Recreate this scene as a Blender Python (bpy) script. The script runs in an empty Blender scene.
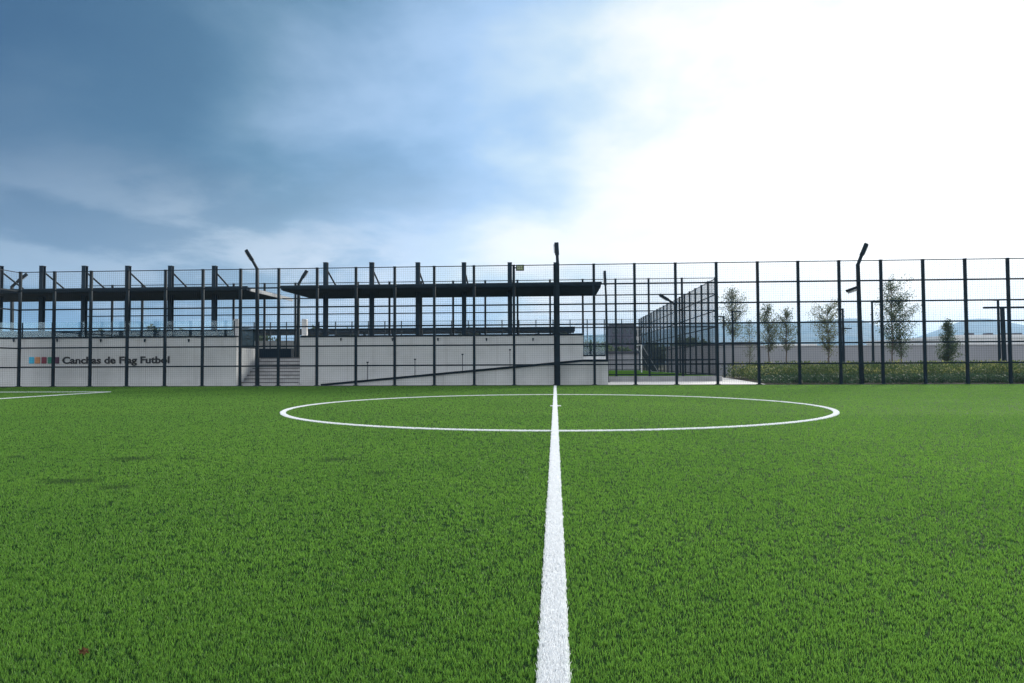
import bpy, math, random
import numpy as np
from mathutils import Vector, Matrix

R = math.radians
rnd = random.Random(7)
rng = np.random.default_rng(11)
scene = bpy.context.scene
col = scene.collection

# ------------------------------------------------------------------ camera
F = 24 / 36 * 1024                      # focal length in pixels
CAM = Vector((0.0, 0.0, 0.955))
VPX, VPY = 555.3, 364.3                 # where the pitch axis (+Y) meets the picture
ROLL = R(0.28)


def cam_axes():
    yaw = math.atan((VPX - 512) / F)
    pitch = math.atan((VPY - 341.5) / F)
    for _ in range(6):
        f = Vector((-math.sin(yaw) * math.cos(pitch), math.cos(yaw) * math.cos(pitch), math.sin(pitch)))
        r0 = f.cross(Vector((0, 0, 1))).normalized()
        u0 = r0.cross(f)
        r = r0 * math.cos(ROLL) - u0 * math.sin(ROLL)
        u = u0 * math.cos(ROLL) + r0 * math.sin(ROLL)
        y = Vector((0, 1, 0))
        px = 512 + F * y.dot(r) / y.dot(f)
        py = 341.5 - F * y.dot(u) / y.dot(f)
        yaw += (VPX - px) / F
        pitch += (VPY - py) / F
    return r, u, f


CR, CU, CF = cam_axes()


def ray(px, py):
    return CF + CR * ((px - 512) / F) + CU * ((341.5 - py) / F)


def at(px, py, Y):
    """point of the place seen at a pixel, at pitch-axis distance Y"""
    d = ray(px, py)
    return CAM + d * (Y / d.y)


def gnd(px, py, z=0.0):
    d = ray(px, py)
    return CAM + d * ((z - CAM.z) / d.z)


cam_data = bpy.data.cameras.new('camera')
cam_data.lens = 24
cam_data.sensor_width = 36
cam_data.clip_start = 0.05
cam_data.clip_end = 20000
cam = bpy.data.objects.new('camera', cam_data)
col.objects.link(cam)
M4 = Matrix((CR, CU, -CF)).transposed().to_4x4()
M4.translation = CAM
cam.matrix_world = M4
scene.camera = cam

# ------------------------------------------------------------------ render settings
scene.render.engine = 'CYCLES'
vs = scene.view_settings
vs.view_transform = 'Standard'
vs.look = 'None'
vs.gamma = 1
vs.use_curve_mapping = False
vs.exposure = 0.6
cy = scene.cycles
cy.use_denoising = True
try:
    cy.denoiser = 'OPENIMAGEDENOISE'
    cy.denoising_prefilter = 'ACCURATE'
except Exception:
    pass
cy.max_bounces = 8
cy.diffuse_bounces = 3
cy.glossy_bounces = 3
cy.transmission_bounces = 6
cy.transparent_max_bounces = 24
cy.volume_bounces = 1
cy.caustics_reflective = False
cy.caustics_refractive = False

# ------------------------------------------------------------------ node helpers


class NT:
    def __init__(self, tree):
        self.t = tree

    def n(self, kind, **kw):
        node = self.t.nodes.new(kind)
        for k, v in kw.items():
            setattr(node, k, v)
        return node

    def put(self, sock, v):
        if hasattr(v, 'links') or isinstance(v, bpy.types.NodeSocket):
            self.t.links.new(v, sock)
        else:
            sock.default_value = v

    def math(self, op, a, b=0.0, c=None, clamp=False):
        m = self.n('ShaderNodeMath', operation=op, use_clamp=clamp)
        self.put(m.inputs[0], a)
        self.put(m.inputs[1], b)
        if c is not None:
            self.put(m.inputs[2], c)
        return m.outputs[0]

    def vmath(self, op, a, b=None, scale=None):
        m = self.n('ShaderNodeVectorMath', operation=op)
        self.put(m.inputs[0], a)
        if b is not None:
            self.put(m.inputs[1], b)
        if scale is not None:
            self.put(m.inputs['Scale'], scale)
        return m.outputs['Value'] if op in ('DOT_PRODUCT', 'LENGTH', 'DISTANCE') else m.outputs[0]

    def noise(self, vec, scale, detail=3, rough=0.5, dist=0.0):
        m = self.n('ShaderNodeTexNoise')
        if vec is not None:
            self.put(m.inputs['Vector'], vec)
        self.put(m.inputs['Scale'], scale)
        self.put(m.inputs['Detail'], detail)
        self.put(m.inputs['Roughness'], rough)
        self.put(m.inputs['Distortion'], dist)
        return m.outputs['Fac']

    def mix(self, fac, a, b):
        m = self.n('ShaderNodeMix', data_type='RGBA')
        self.put(m.inputs[0], fac)
        self.put(m.inputs[6], a)
        self.put(m.inputs[7], b)
        return m.outputs[2]

    def smooth(self, v, a, b, lo=0.0, hi=1.0):
        m = self.n('ShaderNodeMapRange', interpolation_type='SMOOTHSTEP')
        self.put(m.inputs[0], v)
        self.put(m.inputs[1], a)
        self.put(m.inputs[2], b)
        self.put(m.inputs[3], lo)
        self.put(m.inputs[4], hi)
        return m.outputs[0]


def c4(c):
    return (c[0], c[1], c[2], 1.0)


def new_mat(name):
    m = bpy.data.materials.new(name)
    m.use_nodes = True
    m.node_tree.nodes.clear()
    nt = NT(m.node_tree)
    out = nt.n('ShaderNodeOutputMaterial')
    return m, nt, out


def plain(name, base, var=0.15, scale=3.0, rough=0.6, metal=0.0, second=None, bump=0.0, spec=0.5, stretch=None):
    m, nt, out = new_mat(name)
    tc = nt.n('ShaderNodeTexCoord')
    vec = tc.outputs['Object']
    if stretch:
        mp = nt.n('ShaderNodeMapping')
        nt.put(mp.inputs['Vector'], vec)
        mp.inputs['Scale'].default_value = stretch
        vec = mp.outputs[0]
    f = nt.noise(vec, scale, 5, 0.6)
    f2 = nt.smooth(f, 0.3, 0.7)
    lo = tuple(x * (1 - var) for x in base)
    hi = second or tuple(min(1, x * (1 + var)) for x in base)
    bs = nt.n('ShaderNodeBsdfPrincipled')
    nt.put(bs.inputs['Base Color'], nt.mix(f2, c4(lo), c4(hi)))
    nt.put(bs.inputs['Roughness'], nt.math('MULTIPLY_ADD', f, 0.2, rough - 0.1))
    bs.inputs['Metallic'].default_value = metal
    bs.inputs['Specular IOR Level'].default_value = spec
    if bump:
        b = nt.n('ShaderNodeBump')
        b.inputs['Strength'].default_value = bump
        b.inputs['Distance'].default_value = 0.01
        nt.put(b.inputs['Height'], nt.noise(vec, scale * 12, 4, 0.6))
        nt.put(bs.inputs['Normal'], b.outputs[0])
    nt.t.links.new(bs.outputs[0], out.inputs['Surface'])
    return m


def leafy(name, dark, light, transl=0.35, scale=1.2, tip=None, rough=0.6):
    m, nt, out = new_mat(name)
    geo = nt.n('ShaderNodeNewGeometry')
    isl = geo.outputs['Random Per Island']
    big = nt.noise(geo.outputs['Position'], scale, 3)
    f = nt.math('ADD', nt.math('MULTIPLY', isl, 0.6), nt.math('MULTIPLY', big, 0.45), clamp=True)
    c = nt.mix(f, c4(dark), c4(light))
    if tip:
        t = nt.math('GREATER_THAN', isl, 0.82)
        c = nt.mix(t, c, c4(tip))
    bs = nt.n('ShaderNodeBsdfPrincipled')
    nt.put(bs.inputs['Base Color'], c)
    bs.inputs['Roughness'].default_value = rough
    bs.inputs['Specular IOR Level'].default_value = 0.1
    tr = nt.n('ShaderNodeBsdfTranslucent')
    nt.put(tr.inputs['Color'], c)
    mx = nt.n('ShaderNodeMixShader')
    mx.inputs[0].default_value = transl
    nt.t.links.new(bs.outputs[0], mx.inputs[1])
    nt.t.links.new(tr.outputs[0], mx.inputs[2])
    nt.t.links.new(mx.outputs[0], out.inputs['Surface'])
    return m


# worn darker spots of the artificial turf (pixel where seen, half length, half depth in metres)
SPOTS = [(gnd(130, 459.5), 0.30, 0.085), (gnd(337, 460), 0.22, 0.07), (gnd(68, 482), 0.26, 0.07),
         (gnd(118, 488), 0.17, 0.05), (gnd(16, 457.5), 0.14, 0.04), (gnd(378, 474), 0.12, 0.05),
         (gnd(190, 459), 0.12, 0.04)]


def turf_colour(nt, dark, light, isl=None):
    geo = nt.n('ShaderNodeNewGeometry')
    P = geo.outputs['Position']
    big = nt.noise(P, 0.35, 4, 0.6)
    mid = nt.noise(P, 5.0, 3, 0.6)
    tuftn = nt.noise(P, 75.0, 2, 0.5)
    f = nt.math('ADD', nt.math('MULTIPLY', nt.smooth(big, 0.3, 0.7), 0.22), nt.math('MULTIPLY', mid, 0.30))
    f = nt.math('ADD', f, nt.math('MULTIPLY', nt.smooth(tuftn, 0.30, 0.70), 0.36))
    if isl:
        f = nt.math('ADD', nt.math('MULTIPLY', f, 0.7), nt.math('MULTIPLY', geo.outputs['Random Per Island'], 0.5))
    c = nt.mix(nt.math('MINIMUM', f, 1.0), c4(dark), c4(light))
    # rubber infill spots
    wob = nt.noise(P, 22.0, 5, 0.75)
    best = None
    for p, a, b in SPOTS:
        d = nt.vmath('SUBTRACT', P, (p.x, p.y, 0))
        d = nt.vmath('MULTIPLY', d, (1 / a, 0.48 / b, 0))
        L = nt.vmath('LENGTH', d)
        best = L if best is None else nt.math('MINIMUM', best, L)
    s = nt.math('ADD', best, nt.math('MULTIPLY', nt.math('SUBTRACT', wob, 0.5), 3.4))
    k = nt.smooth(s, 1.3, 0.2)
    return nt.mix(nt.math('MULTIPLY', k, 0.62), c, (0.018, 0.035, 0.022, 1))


def turf_mat(name, dark, light, blades):
    m, nt, out = new_mat(name)
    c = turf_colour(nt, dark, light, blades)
    bs = nt.n('ShaderNodeBsdfPrincipled')
    nt.put(bs.inputs['Base Color'], c)
    bs.inputs['Roughness'].default_value = 0.5 if blades else 0.9
    bs.inputs['Specular IOR Level'].default_value = 0.26 if blades else 0.05
    if blades:
        tr = nt.n('ShaderNodeBsdfTranslucent')
        nt.put(tr.inputs['Color'], c)
        mx = nt.n('ShaderNodeMixShader')
        mx.inputs[0].default_value = 0.5
        nt.t.links.new(bs.outputs[0], mx.inputs[1])
        nt.t.links.new(tr.outputs[0], mx.inputs[2])
        nt.t.links.new(mx.outputs[0], out.inputs['Surface'])
    else:
        b = nt.n('ShaderNodeBump')
        b.inputs['Strength'].default_value = 0.8
        b.inputs['Distance'].default_value = 0.02
        geo = nt.n('ShaderNodeNewGeometry')
        nt.put(b.inputs['Height'], nt.noise(geo.outputs['Position'], 60, 3, 0.7))
        nt.put(bs.inputs['Normal'], b.outputs[0])
        nt.t.links.new(bs.outputs[0], out.inputs['Surface'])
    return m


GRASS_DARK, GRASS_LIGHT = (0.046, 0.155, 0.028), (0.205, 0.405, 0.054)
MAT = {}
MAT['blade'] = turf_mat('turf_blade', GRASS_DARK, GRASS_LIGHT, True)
MAT['root_shade'] = turf_mat('root_shade_fibre', (0.018, 0.076, 0.021), (0.052, 0.155, 0.035), True)  # darker green that paints the shade low among the turf fibres
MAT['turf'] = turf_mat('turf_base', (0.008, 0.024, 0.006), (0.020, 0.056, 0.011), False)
MAT['white_blade'] = leafy('white_turf_fibre', (0.78, 0.81, 0.83), (0.93, 0.94, 0.95), 0.3, 8.0)
MAT['steel'] = plain('dark_painted_steel', (0.007, 0.016, 0.024), 0.25, 2.0, 0.6, 0.0, spec=0.15)
MAT['wire'] = plain('dark_wire', (0.018, 0.026, 0.032), 0.2, 4.0, 0.6, spec=0.25)
MAT['column'] = plain('slate_painted_steel', (0.012, 0.027, 0.043), 0.2, 1.5, 0.6, 0.0, spec=0.12)
MAT['roof'] = plain('dark_canopy_sheet', (0.009, 0.018, 0.028), 0.2, 0.8, 0.8, spec=0.08)
MAT['galv'] = plain('galvanised_edge', (0.24, 0.26, 0.28), 0.15, 2.0, 0.45)


def streaked(name, base, dirt):
    m, nt, out = new_mat(name)
    geo = nt.n('ShaderNodeNewGeometry')
    P = geo.outputs['Position']
    mp = nt.n('ShaderNodeMapping')
    nt.put(mp.inputs['Vector'], P)
    mp.inputs['Scale'].default_value = (3.2, 3.2, 0.16)
    st_ = nt.smooth(nt.noise(mp.outputs[0], 1.0, 5, 0.65), 0.50, 0.74)
    blot = nt.noise(P, 0.9, 5, 0.6)
    sp = nt.n('ShaderNodeSeparateXYZ')
    nt.put(sp.inputs[0], P)
    splash = nt.smooth(nt.math('ADD', sp.outputs[2], nt.math('MULTIPLY', nt.math('SUBTRACT', nt.noise(P, 2.5, 4), 0.5), 0.5)), 0.30, 0.02)
    k = nt.math('ADD', nt.math('MULTIPLY', st_, 0.30), nt.math('MULTIPLY', nt.smooth(blot, 0.4, 0.75), 0.22))
    k = nt.math('ADD', k, nt.math('MULTIPLY', splash, 0.22), clamp=True)
    # board joints every 2.4 m
    u = nt.math('FRACT', nt.math('DIVIDE', nt.math('ADD', sp.outputs[0], 0.35), 2.4))
    jt = nt.math('LESS_THAN', u, 0.008)
    k = nt.math('MAXIMUM', k, nt.math('MULTIPLY', jt, 0.6))
    bs = nt.n('ShaderNodeBsdfPrincipled')
    nt.put(bs.inputs['Base Color'], nt.mix(k, c4(base), c4(dirt)))
    bs.inputs['Roughness'].default_value = 0.8
    bs.inputs['Specular IOR Level'].default_value = 0.2
    b = nt.n('ShaderNodeBump')
    b.inputs['Strength'].default_value = 0.2
    b.inputs['Distance'].default_value = 0.01
    nt.put(b.inputs['Height'], nt.noise(P, 9, 4, 0.6))
    nt.put(bs.inputs['Normal'], b.outputs[0])
    nt.t.links.new(bs.outputs[0], out.inputs['Surface'])
    return m


MAT['render'] = streaked('grey_white_render', (0.56, 0.575, 0.58), (0.30, 0.30, 0.29))
MAT['concrete'] = plain('grey_concrete', (0.33, 0.33, 0.34), 0.14, 1.6, 0.85, bump=0.2)
MAT['soil'] = plain('dark_bed_soil', (0.045, 0.04, 0.03), 0.3, 4.0, 0.95, spec=0.05)
MAT['deck'] = plain('dark_deck_paving', (0.12, 0.12, 0.125), 0.15, 2.0, 0.8)
MAT['kerb'] = plain('dark_kerb_concrete', (0.06, 0.065, 0.06), 0.2, 2.0, 0.9, spec=0.05)
MAT['step'] = plain('stair_concrete', (0.44, 0.44, 0.445), 0.14, 2.2, 0.85, bump=0.2)
MAT['path'] = plain('pale_path_concrete', (0.52, 0.51, 0.49), 0.1, 0.6, 0.85, bump=0.2)
MAT['ground'] = plain('dry_soil_and_grass', (0.10, 0.105, 0.07), 0.35, 0.05, 0.95, second=(0.16, 0.15, 0.11), spec=0.1)
MAT['longwall'] = plain('boundary_wall_render', (0.32, 0.325, 0.35), 0.12, 0.25, 0.9, bump=0.15, stretch=(1, 1, 0.3))
MAT['white'] = plain('white_paint', (0.78, 0.79, 0.80), 0.06, 1.0, 0.5)
MAT['pale'] = plain('pale_building_wall', (0.76, 0.77, 0.78), 0.08, 0.2, 0.8)
MAT['darkroof'] = plain('dark_flat_roof', (0.06, 0.06, 0.075), 0.2, 0.3, 0.8)
MAT['purple'] = plain('slate_purple_cladding', (0.075, 0.07, 0.10), 0.2, 0.4, 0.7)
MAT['glassdark'] = plain('dark_window', (0.03, 0.04, 0.05), 0.2, 0.4, 0.15)
MAT['letter'] = plain('black_letter', (0.012, 0.013, 0.016), 0.1, 2.0, 0.5)
for nm, cc in (('cyan', (0.03, 0.40, 0.62)), ('orange', (0.55, 0.24, 0.10)), ('crimson', (0.19, 0.02, 0.045)),
               ('green', (0.02, 0.19, 0.13)), ('plum', (0.07, 0.02, 0.055))):
    MAT[nm] = plain('sign_' + nm, cc, 0.08, 3.0, 0.45)
MAT['olive'] = plain('olive_sign_face', (0.10, 0.135, 0.05), 0.1, 6.0, 0.5)
MAT['cream'] = plain('cream_sign_mark', (0.55, 0.58, 0.42), 0.05, 6.0, 0.5)
MAT['bark'] = plain('tree_bark', (0.11, 0.085, 0.065), 0.3, 6.0, 0.9, bump=0.4)
MAT['leaf'] = leafy('airy_tree_leaf', (0.065, 0.088, 0.055), (0.17, 0.205, 0.125), 0.52, 0.9)
MAT['leaf_dark'] = leafy('dense_tree_leaf', (0.04, 0.064, 0.038), (0.12, 0.165, 0.085), 0.5, 0.9)
MAT['leaf_olive'] = leafy('olive_tree_leaf', (0.07, 0.085, 0.042), (0.19, 0.21, 0.105), 0.5, 0.9)
MAT['cover'] = leafy('bed_plant_leaf', (0.022, 0.05, 0.018), (0.125, 0.175, 0.055), 0.4, 0.7)
MAT['cover_tip'] = leafy('bed_plant_yellow_tip', (0.14, 0.17, 0.055), (0.36, 0.36, 0.13), 0.42, 0.7)
MAT['lowcover'] = leafy('bed_edge_leaf', (0.022, 0.055, 0.028), (0.065, 0.11, 0.055), 0.25, 0.8)
MAT['field2'] = leafy('far_pitch_blade', (0.045, 0.13, 0.015), (0.12, 0.27, 0.03), 0.4, 0.6)
MAT['hill'] = plain('wooded_hillside', (0.045, 0.065, 0.035), 0.35, 0.012, 0.95, second=(0.14, 0.13, 0.09), spec=0.05)
MAT['deadleaf'] = plain('dry_red_leaf', (0.065, 0.036, 0.016), 0.3, 30.0, 0.9, spec=0.05)
MAT['lens'] = plain('lamp_lens', (0.55, 0.57, 0.58), 0.1, 6.0, 0.25)

mg, nt, out = new_mat('tinted_glass')
tb = nt.n('ShaderNodeBsdfTransparent')
tb.inputs[0].default_value = (0.86, 0.93, 0.945, 1)
gb = nt.n('ShaderNodeBsdfGlossy')
gb.inputs['Color'].default_value = (0.8, 0.9, 0.92, 1)
gb.inputs['Roughness'].default_value = 0.04
fr = nt.n('ShaderNodeFresnel')
fr.inputs[0].default_value = 1.5
mx = nt.n('ShaderNodeMixShader')
nt.put(mx.inputs[0], nt.math('ADD', fr.outputs[0], 0.03, clamp=True))
nt.t.links.new(tb.outputs[0], mx.inputs[1])
nt.t.links.new(gb.outputs[0], mx.inputs[2])
nt.t.links.new(mx.outputs[0], out.inputs['Surface'])
MAT['glass'] = mg

# ------------------------------------------------------------------ mesh helpers


class MB:
    def __init__(self):
        self.v, self.f, self.m = [], [], []
        self.mats = []

    def _mi(self, mat):
        if mat not in self.mats:
            self.mats.append(mat)
        return self.mats.index(mat)

    def add(self, vs_, fs_, mat=None):
        o = len(self.v)
        self.v += [tuple(p) for p in vs_]
        self.f += [tuple(i + o for i in f) for f in fs_]
        self.m += [self._mi(mat)] * len(fs_)
        return self

    def box(self, x0, x1, y0, y1, z0, z1, mat=None):
        vs_ = [(x, y, z) for z in (z0, z1) for y in (y0, y1) for x in (x0, x1)]
        return self.add(vs_, [(0, 2, 3, 1), (4, 5, 7, 6), (0, 1, 5, 4), (2, 6, 7, 3), (0, 4, 6, 2), (1, 3, 7, 5)], mat)

    def bar(self, a, b, w, h=None, mat=None, up=(0, 0, 1), w2=None, h2=None):
        a, b = Vector(a), Vector(b)
        h = h or w
        w2 = w2 or w
        h2 = h2 or h
        d = (b - a).normalized()
        s = d.cross(Vector(up))
        if s.length < 1e-4:
            s = d.cross(Vector((0, 1, 0)))
        s.normalize()
        t = s.cross(d)
        vs_ = []
        for p, ww, hh in ((a, w, h), (b, w2, h2)):
            for i, j in ((-1, -1), (1, -1), (1, 1), (-1, 1)):
                vs_.append(p + s * (i * ww / 2) + t * (j * hh / 2))
        return self.add(vs_, [(3, 2, 1, 0), (4, 5, 6, 7), (0, 1, 5, 4), (1, 2, 6, 5), (2, 3, 7, 6), (3, 0, 4, 7)], mat)

    def tube(self, pts, rad, n=8, mat=None):
        pts = [Vector(p) for p in pts]
        rads = rad if isinstance(rad, (list, tuple)) else [rad] * len(pts)
        vs_, fs_ = [], []
        prev = None
        for i, p in enumerate(pts):
            d = (pts[min(i + 1, len(pts) - 1)] - pts[max(i - 1, 0)]).normalized()
            ref = prev if prev is not None else (Vector((1, 0, 0)) if abs(d.x) < 0.9 else Vector((0, 1, 0)))
            s = (ref - d * ref.dot(d)).normalized()
            prev = s
            t = d.cross(s)
            for k in range(n):
                a = 2 * math.pi * k / n
                vs_.append(p + (s * math.cos(a) + t * math.sin(a)) * rads[i])
        for i in range(len(pts) - 1):
            for k in range(n):
                k2 = (k + 1) % n
                fs_.append((i * n + k, i * n + k2, (i + 1) * n + k2, (i + 1) * n + k))
        fs_.append(tuple(range(n))[::-1])
        fs_.append(tuple((len(pts) - 1) * n + k for k in range(n)))
        return self.add(vs_, fs_, mat)

    def prism(self, poly, axis, a, b, mat=None):
        """poly in the two other axes, extruded along axis (0 = X, 1 = Y, 2 = Z)"""
        n = len(poly)
        vs_ = []
        for e in (a, b):
            for p, q in poly:
                v = [0, 0, 0]
                o = [i for i in range(3) if i != axis]
                v[o[0]], v[o[1]], v[axis] = p, q, e
                vs_.append(tuple(v))
        fs_ = [tuple(range(n))[::-1], tuple(range(n, 2 * n))]
        for i in range(n):
            j = (i + 1) % n
            fs_.append((i, j, n + j, n + i))
        return self.add(vs_, fs_, mat)

    def mesh(self, name, mat=None):
        me = bpy.data.meshes.new(name)
        me.from_pydata(self.v, [], self.f)
        for mm in self.mats:
            me.materials.append(mm or mat)
        me.polygons.foreach_set('material_index', self.m)
        me.update()
        return me

    def build(self, name, mat=None, parent=None, bevel=0.0, fix=False):
        me = self.mesh(name, mat)
        if fix or bevel:
            import bmesh
            bm = bmesh.new()
            bm.from_mesh(me)
            bmesh.ops.recalc_face_normals(bm, faces=bm.faces)
            bm.to_mesh(me)
            bm.free()
        o = bpy.data.objects.new(name, me)
        col.objects.link(o)
        if parent:
            o.parent = parent
        if bevel:
            b = o.modifiers.new('bevel', 'BEVEL')
            b.width = bevel
            b.segments = 2
            b.limit_method = 'ANGLE'
        return o


def tag(o, label=None, cat=None, group=None, kind=None):
    for k, v in (('label', label), ('category', cat), ('group', group), ('kind', kind)):
        if v:
            o[k] = v
    return o


def thing(name, label, cat, loc=(0, 0, 0), group=None, rz=0.0):
    o = bpy.data.objects.new(name, None)
    o.empty_display_size = 0.2
    col.objects.link(o)
    o.location = loc
    o.rotation_euler = (0, 0, rz)
    return tag(o, label, cat, group)


def inst(name, mesh, parent, loc, rz=0.0):
    o = bpy.data.objects.new(name, mesh)
    col.objects.link(o)
    o.parent = parent
    o.location = loc
    o.rotation_euler = (0, 0, rz)
    return o


def np_mesh(name, verts, loops, sizes, mat, smooth=False):
    me = bpy.data.meshes.new(name)
    me.vertices.add(len(verts))
    me.vertices.foreach_set('co', np.ascontiguousarray(verts, dtype=np.float32).ravel())
    me.loops.add(len(loops))
    me.loops.foreach_set('vertex_index', np.ascontiguousarray(loops, dtype=np.int32))
    starts = np.concatenate(([0], np.cumsum(sizes)[:-1]))
    me.polygons.add(len(sizes))
    me.polygons.foreach_set('loop_start', np.ascontiguousarray(starts, dtype=np.int32))
    me.update(calc_edges=True)
    me.materials.append(mat)
    if smooth:
        me.polygons.foreach_set('use_smooth', np.ones(len(sizes), dtype=bool))
    return me


def link(name, me, parent=None):
    o = bpy.data.objects.new(name, me)
    col.objects.link(o)
    if parent:
        o.parent = parent
    return o


def blades(root, h, w, lean, z0=0.0, curved=True):
    """fibres: root (n,2), height, width, lean (n,2)"""
    n = len(root)
    ang = rng.uniform(0, math.pi, n)
    dx, dy = np.cos(ang) * w / 2, np.sin(ang) * w / 2
    x, y = root[:, 0], root[:, 1]
    z = np.full(n, z0)
    if curved:
        mxv = x + lean[:, 0] * 0.35
        myv = y + lean[:, 1] * 0.35
        V = np.stack([
            np.stack([x - dx, y - dy, z], 1), np.stack([x + dx, y + dy, z], 1),
            np.stack([mxv + dx * .85, myv + dy * .85, z + h * 0.6], 1), np.stack([mxv - dx * .85, myv - dy * .85, z + h * 0.6], 1),
            np.stack([x + lean[:, 0], y + lean[:, 1], z + h], 1)], 1).reshape(-1, 3)
        b = np.arange(n)[:, None] * 5
        loops = (b + np.array([0, 1, 2, 3, 3, 2, 4])[None, :]).ravel()
        sizes = np.tile([4, 3], n)
    else:
        V = np.stack([
            np.stack([x - dx, y - dy, z], 1), np.stack([x + dx, y + dy, z], 1),
            np.stack([x + lean[:, 0], y + lean[:, 1], z + h], 1)], 1).reshape(-1, 3)
        loops = np.arange(n * 3)
        sizes = np.full(n, 3)
    return V, loops, sizes


def join_np(parts):
    V, Lp, S = [], [], []
    o = 0
    for v, l, s in parts:
        V.append(v)
        Lp.append(l + o)
        S.append(s)
        o += len(v)
    return np.concatenate(V), np.concatenate(Lp), np.concatenate(S)


# ------------------------------------------------------------------ layout numbers
YF = gnd(555.5, 385.6).y                 # front fence
XL = at(19.7, 330, YF).x                 # its left corner
BAY = (at(1009.3, 325, YF).x - XL) / 25.0
HF = at(555.5, 265.2, YF).z
Y2 = 37.3
Z2 = 0.29
Y3 = 71.0
X2 = at(716, 330, Y2).x
CY, CRAD = 0.0, 6.0
near_, far_ = gnd(555, 431, 0.016).y, gnd(556, 394.3, 0.016).y
CY = (near_ + far_) / 2
CRAD = (far_ - near_) / 2
PX = gnd(110, 391.8, 0.014).x                   # penalty area front line
PY = gnd(110, 391.8, 0.014).y
LW = 0.096
LX = -0.012                              # the halfway line's own X
CCX = -0.06
CRAD *= 0.986
print('YF %.2f XL %.2f BAY %.3f HF %.2f X2 %.2f CY %.2f R %.2f P %.2f %.2f' % (YF, XL, BAY, HF, X2, CY, CRAD, PX, PY))


def on_line(x, y):
    """signed distance outside the nearest white marking (negative = inside)"""
    r = np.hypot(x - CCX, y - CY)
    d = np.abs(x - LX) - LW / 2
    d = np.minimum(d, np.abs(r - CRAD) - LW / 2)
    d = np.minimum(d, r - 0.12)
    d = np.minimum(d, np.where(y < PY + LW / 2, np.abs(x - PX) - LW / 2, 9))
    d = np.minimum(d, np.where(x < PX + LW / 2, np.abs(y - PY) - LW / 2, 9))
    return d


# ------------------------------------------------------------------ ground
def sheet(name, x0, x1, y0, y1, z, mat, kind='structure'):
    o = MB().add([(x0, y0, z), (x1, y0, z), (x1, y1, z), (x0, y1, z)], [(0, 1, 2, 3)], mat).build(name)
    return tag(o, kind=kind)


sheet('ground', -5200, 5200, -2000, 5400, -0.03, MAT['ground'])
sheet('turf', -26, 34, -12, YF + 0.02, 0.0, MAT['turf'])
pth = MB().box(-32, X2 + 0.25, YF + 0.14, Y2 - 0.16, -0.05, 0.012, MAT['path']).build('path')
tag(pth, kind='structure')
lane = MB().add([(X2 + 0.252, YF + 0.14, 0.012), (9.4, YF + 0.14, 0.012), (11.75, 50.0, 0.012), (15.2, 80, 0.012), (X2 + 0.252, 80, 0.012)], [(0, 1, 2, 3, 4)], MAT['path']).build('footpath')
tag(lane, kind='structure')
soil = MB().add([(9.41, YF + 0.14, -0.01), (42, YF + 0.14, -0.01), (42, 52, -0.01), (11.76, 50.0, -0.01)], [(0, 1, 2, 3)], MAT['soil']).build('soil')
tag(soil, kind='structure')
kerb = MB().box(-32, 36, YF - 0.02, YF + 0.139, -0.05, 0.03, MAT['kerb']).build('kerb', bevel=0.01)
tag(kerb, kind='structure')
f2 = MB().box(-32, X2 + 0.25, Y2 - 0.14, Y3 + 0.4, -0.05, Z2 - 0.02, MAT['turf']).build('far_turf')
tag(f2, kind='structure')
k2 = MB().box(-32, X2 + 0.252, Y2 - 0.16, Y2 + 0.14, -0.05, Z2, MAT['concrete']).build('kerb', bevel=0.012)
tag(k2, kind='structure')

# ------------------------------------------------------------------ grass
def scatter(n, dmin, dmax, power, half=0.98):
    """roots spread over the ground seen by the camera, denser near it: density ~ d**-power"""
    e = 2 - power
    u = rng.random(n)
    d = (dmin ** e + u * (dmax ** e - dmin ** e)) ** (1 / e)
    s = rng.uniform(-half, half, n)
    x = d * (s - 0.045 * 0)
    return np.stack([x, d], 1)


def lean_for(n, h, amt=0.55):
    a = rng.uniform(0, 2 * math.pi, n)
    k = np.abs(rng.normal(0, amt, n)) * h
    k = np.minimum(k, h * 1.1)
    return np.stack([np.cos(a) * k, np.sin(a) * k], 1)


def keep_field(p):
    return (p[:, 0] > XL + 0.05) & (p[:, 0] < 33) & (p[:, 1] < YF - 0.06) & (p[:, 1] > 0.9)


parts = []
# near tufts
tuft = scatter(190000, 1.25, 12.0, 1.7)
tuft = tuft[rng.random(len(tuft)) > np.clip((tuft[:, 1] - 5.0) / 7.0, 0, 1)]
nb = 4
root = np.repeat(tuft, nb, 0)
dd = root[:, 1]
root = root + rng.normal(0, 1, root.shape) * (0.0075 * (np.maximum(dd, 2.0) / 2.2) ** 0.75)[:, None]
ok = keep_field(root) & (on_line(root[:, 0], root[:, 1]) > rng.normal(0.0, 0.004, len(root)))
root = root[ok]
n = len(root)
tl = np.repeat(lean_for(len(tuft), 0.03, 0.45), nb, 0)[ok]
h = rng.uniform(0.010, 0.019, n)
w = 0.0019 * (np.maximum(root[:, 1], 2.0) / 2.2) ** 0.8
parts.append(blades(root, h, w, lean_for(n, h, 0.45) + tl * 0.12))
# far fibres
root = scatter(900000, 4.5, YF, 1.45, 0.93)
root = root[rng.random(len(root)) < np.clip((root[:, 1] - 4.5) / 7.0, 0, 1) * 0.85 + 0.15]
ok = keep_field(root) & (on_line(root[:, 0], root[:, 1]) > rng.normal(0.0, 0.006, len(root)))
root = root[ok]
n = len(root)
h = rng.uniform(0.012, 0.024, n)
w = 0.0052 * (root[:, 1] / 7.0) ** 0.85
parts.append(blades(root, h, w, lean_for(n, h, 0.45), curved=False))
V, Lp, S = join_np(parts)
tag(link('grass', np_mesh('grass', V, Lp, S, MAT['blade'])), 'green artificial grass fibres covering the whole pitch', 'grass', kind='stuff')

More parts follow.
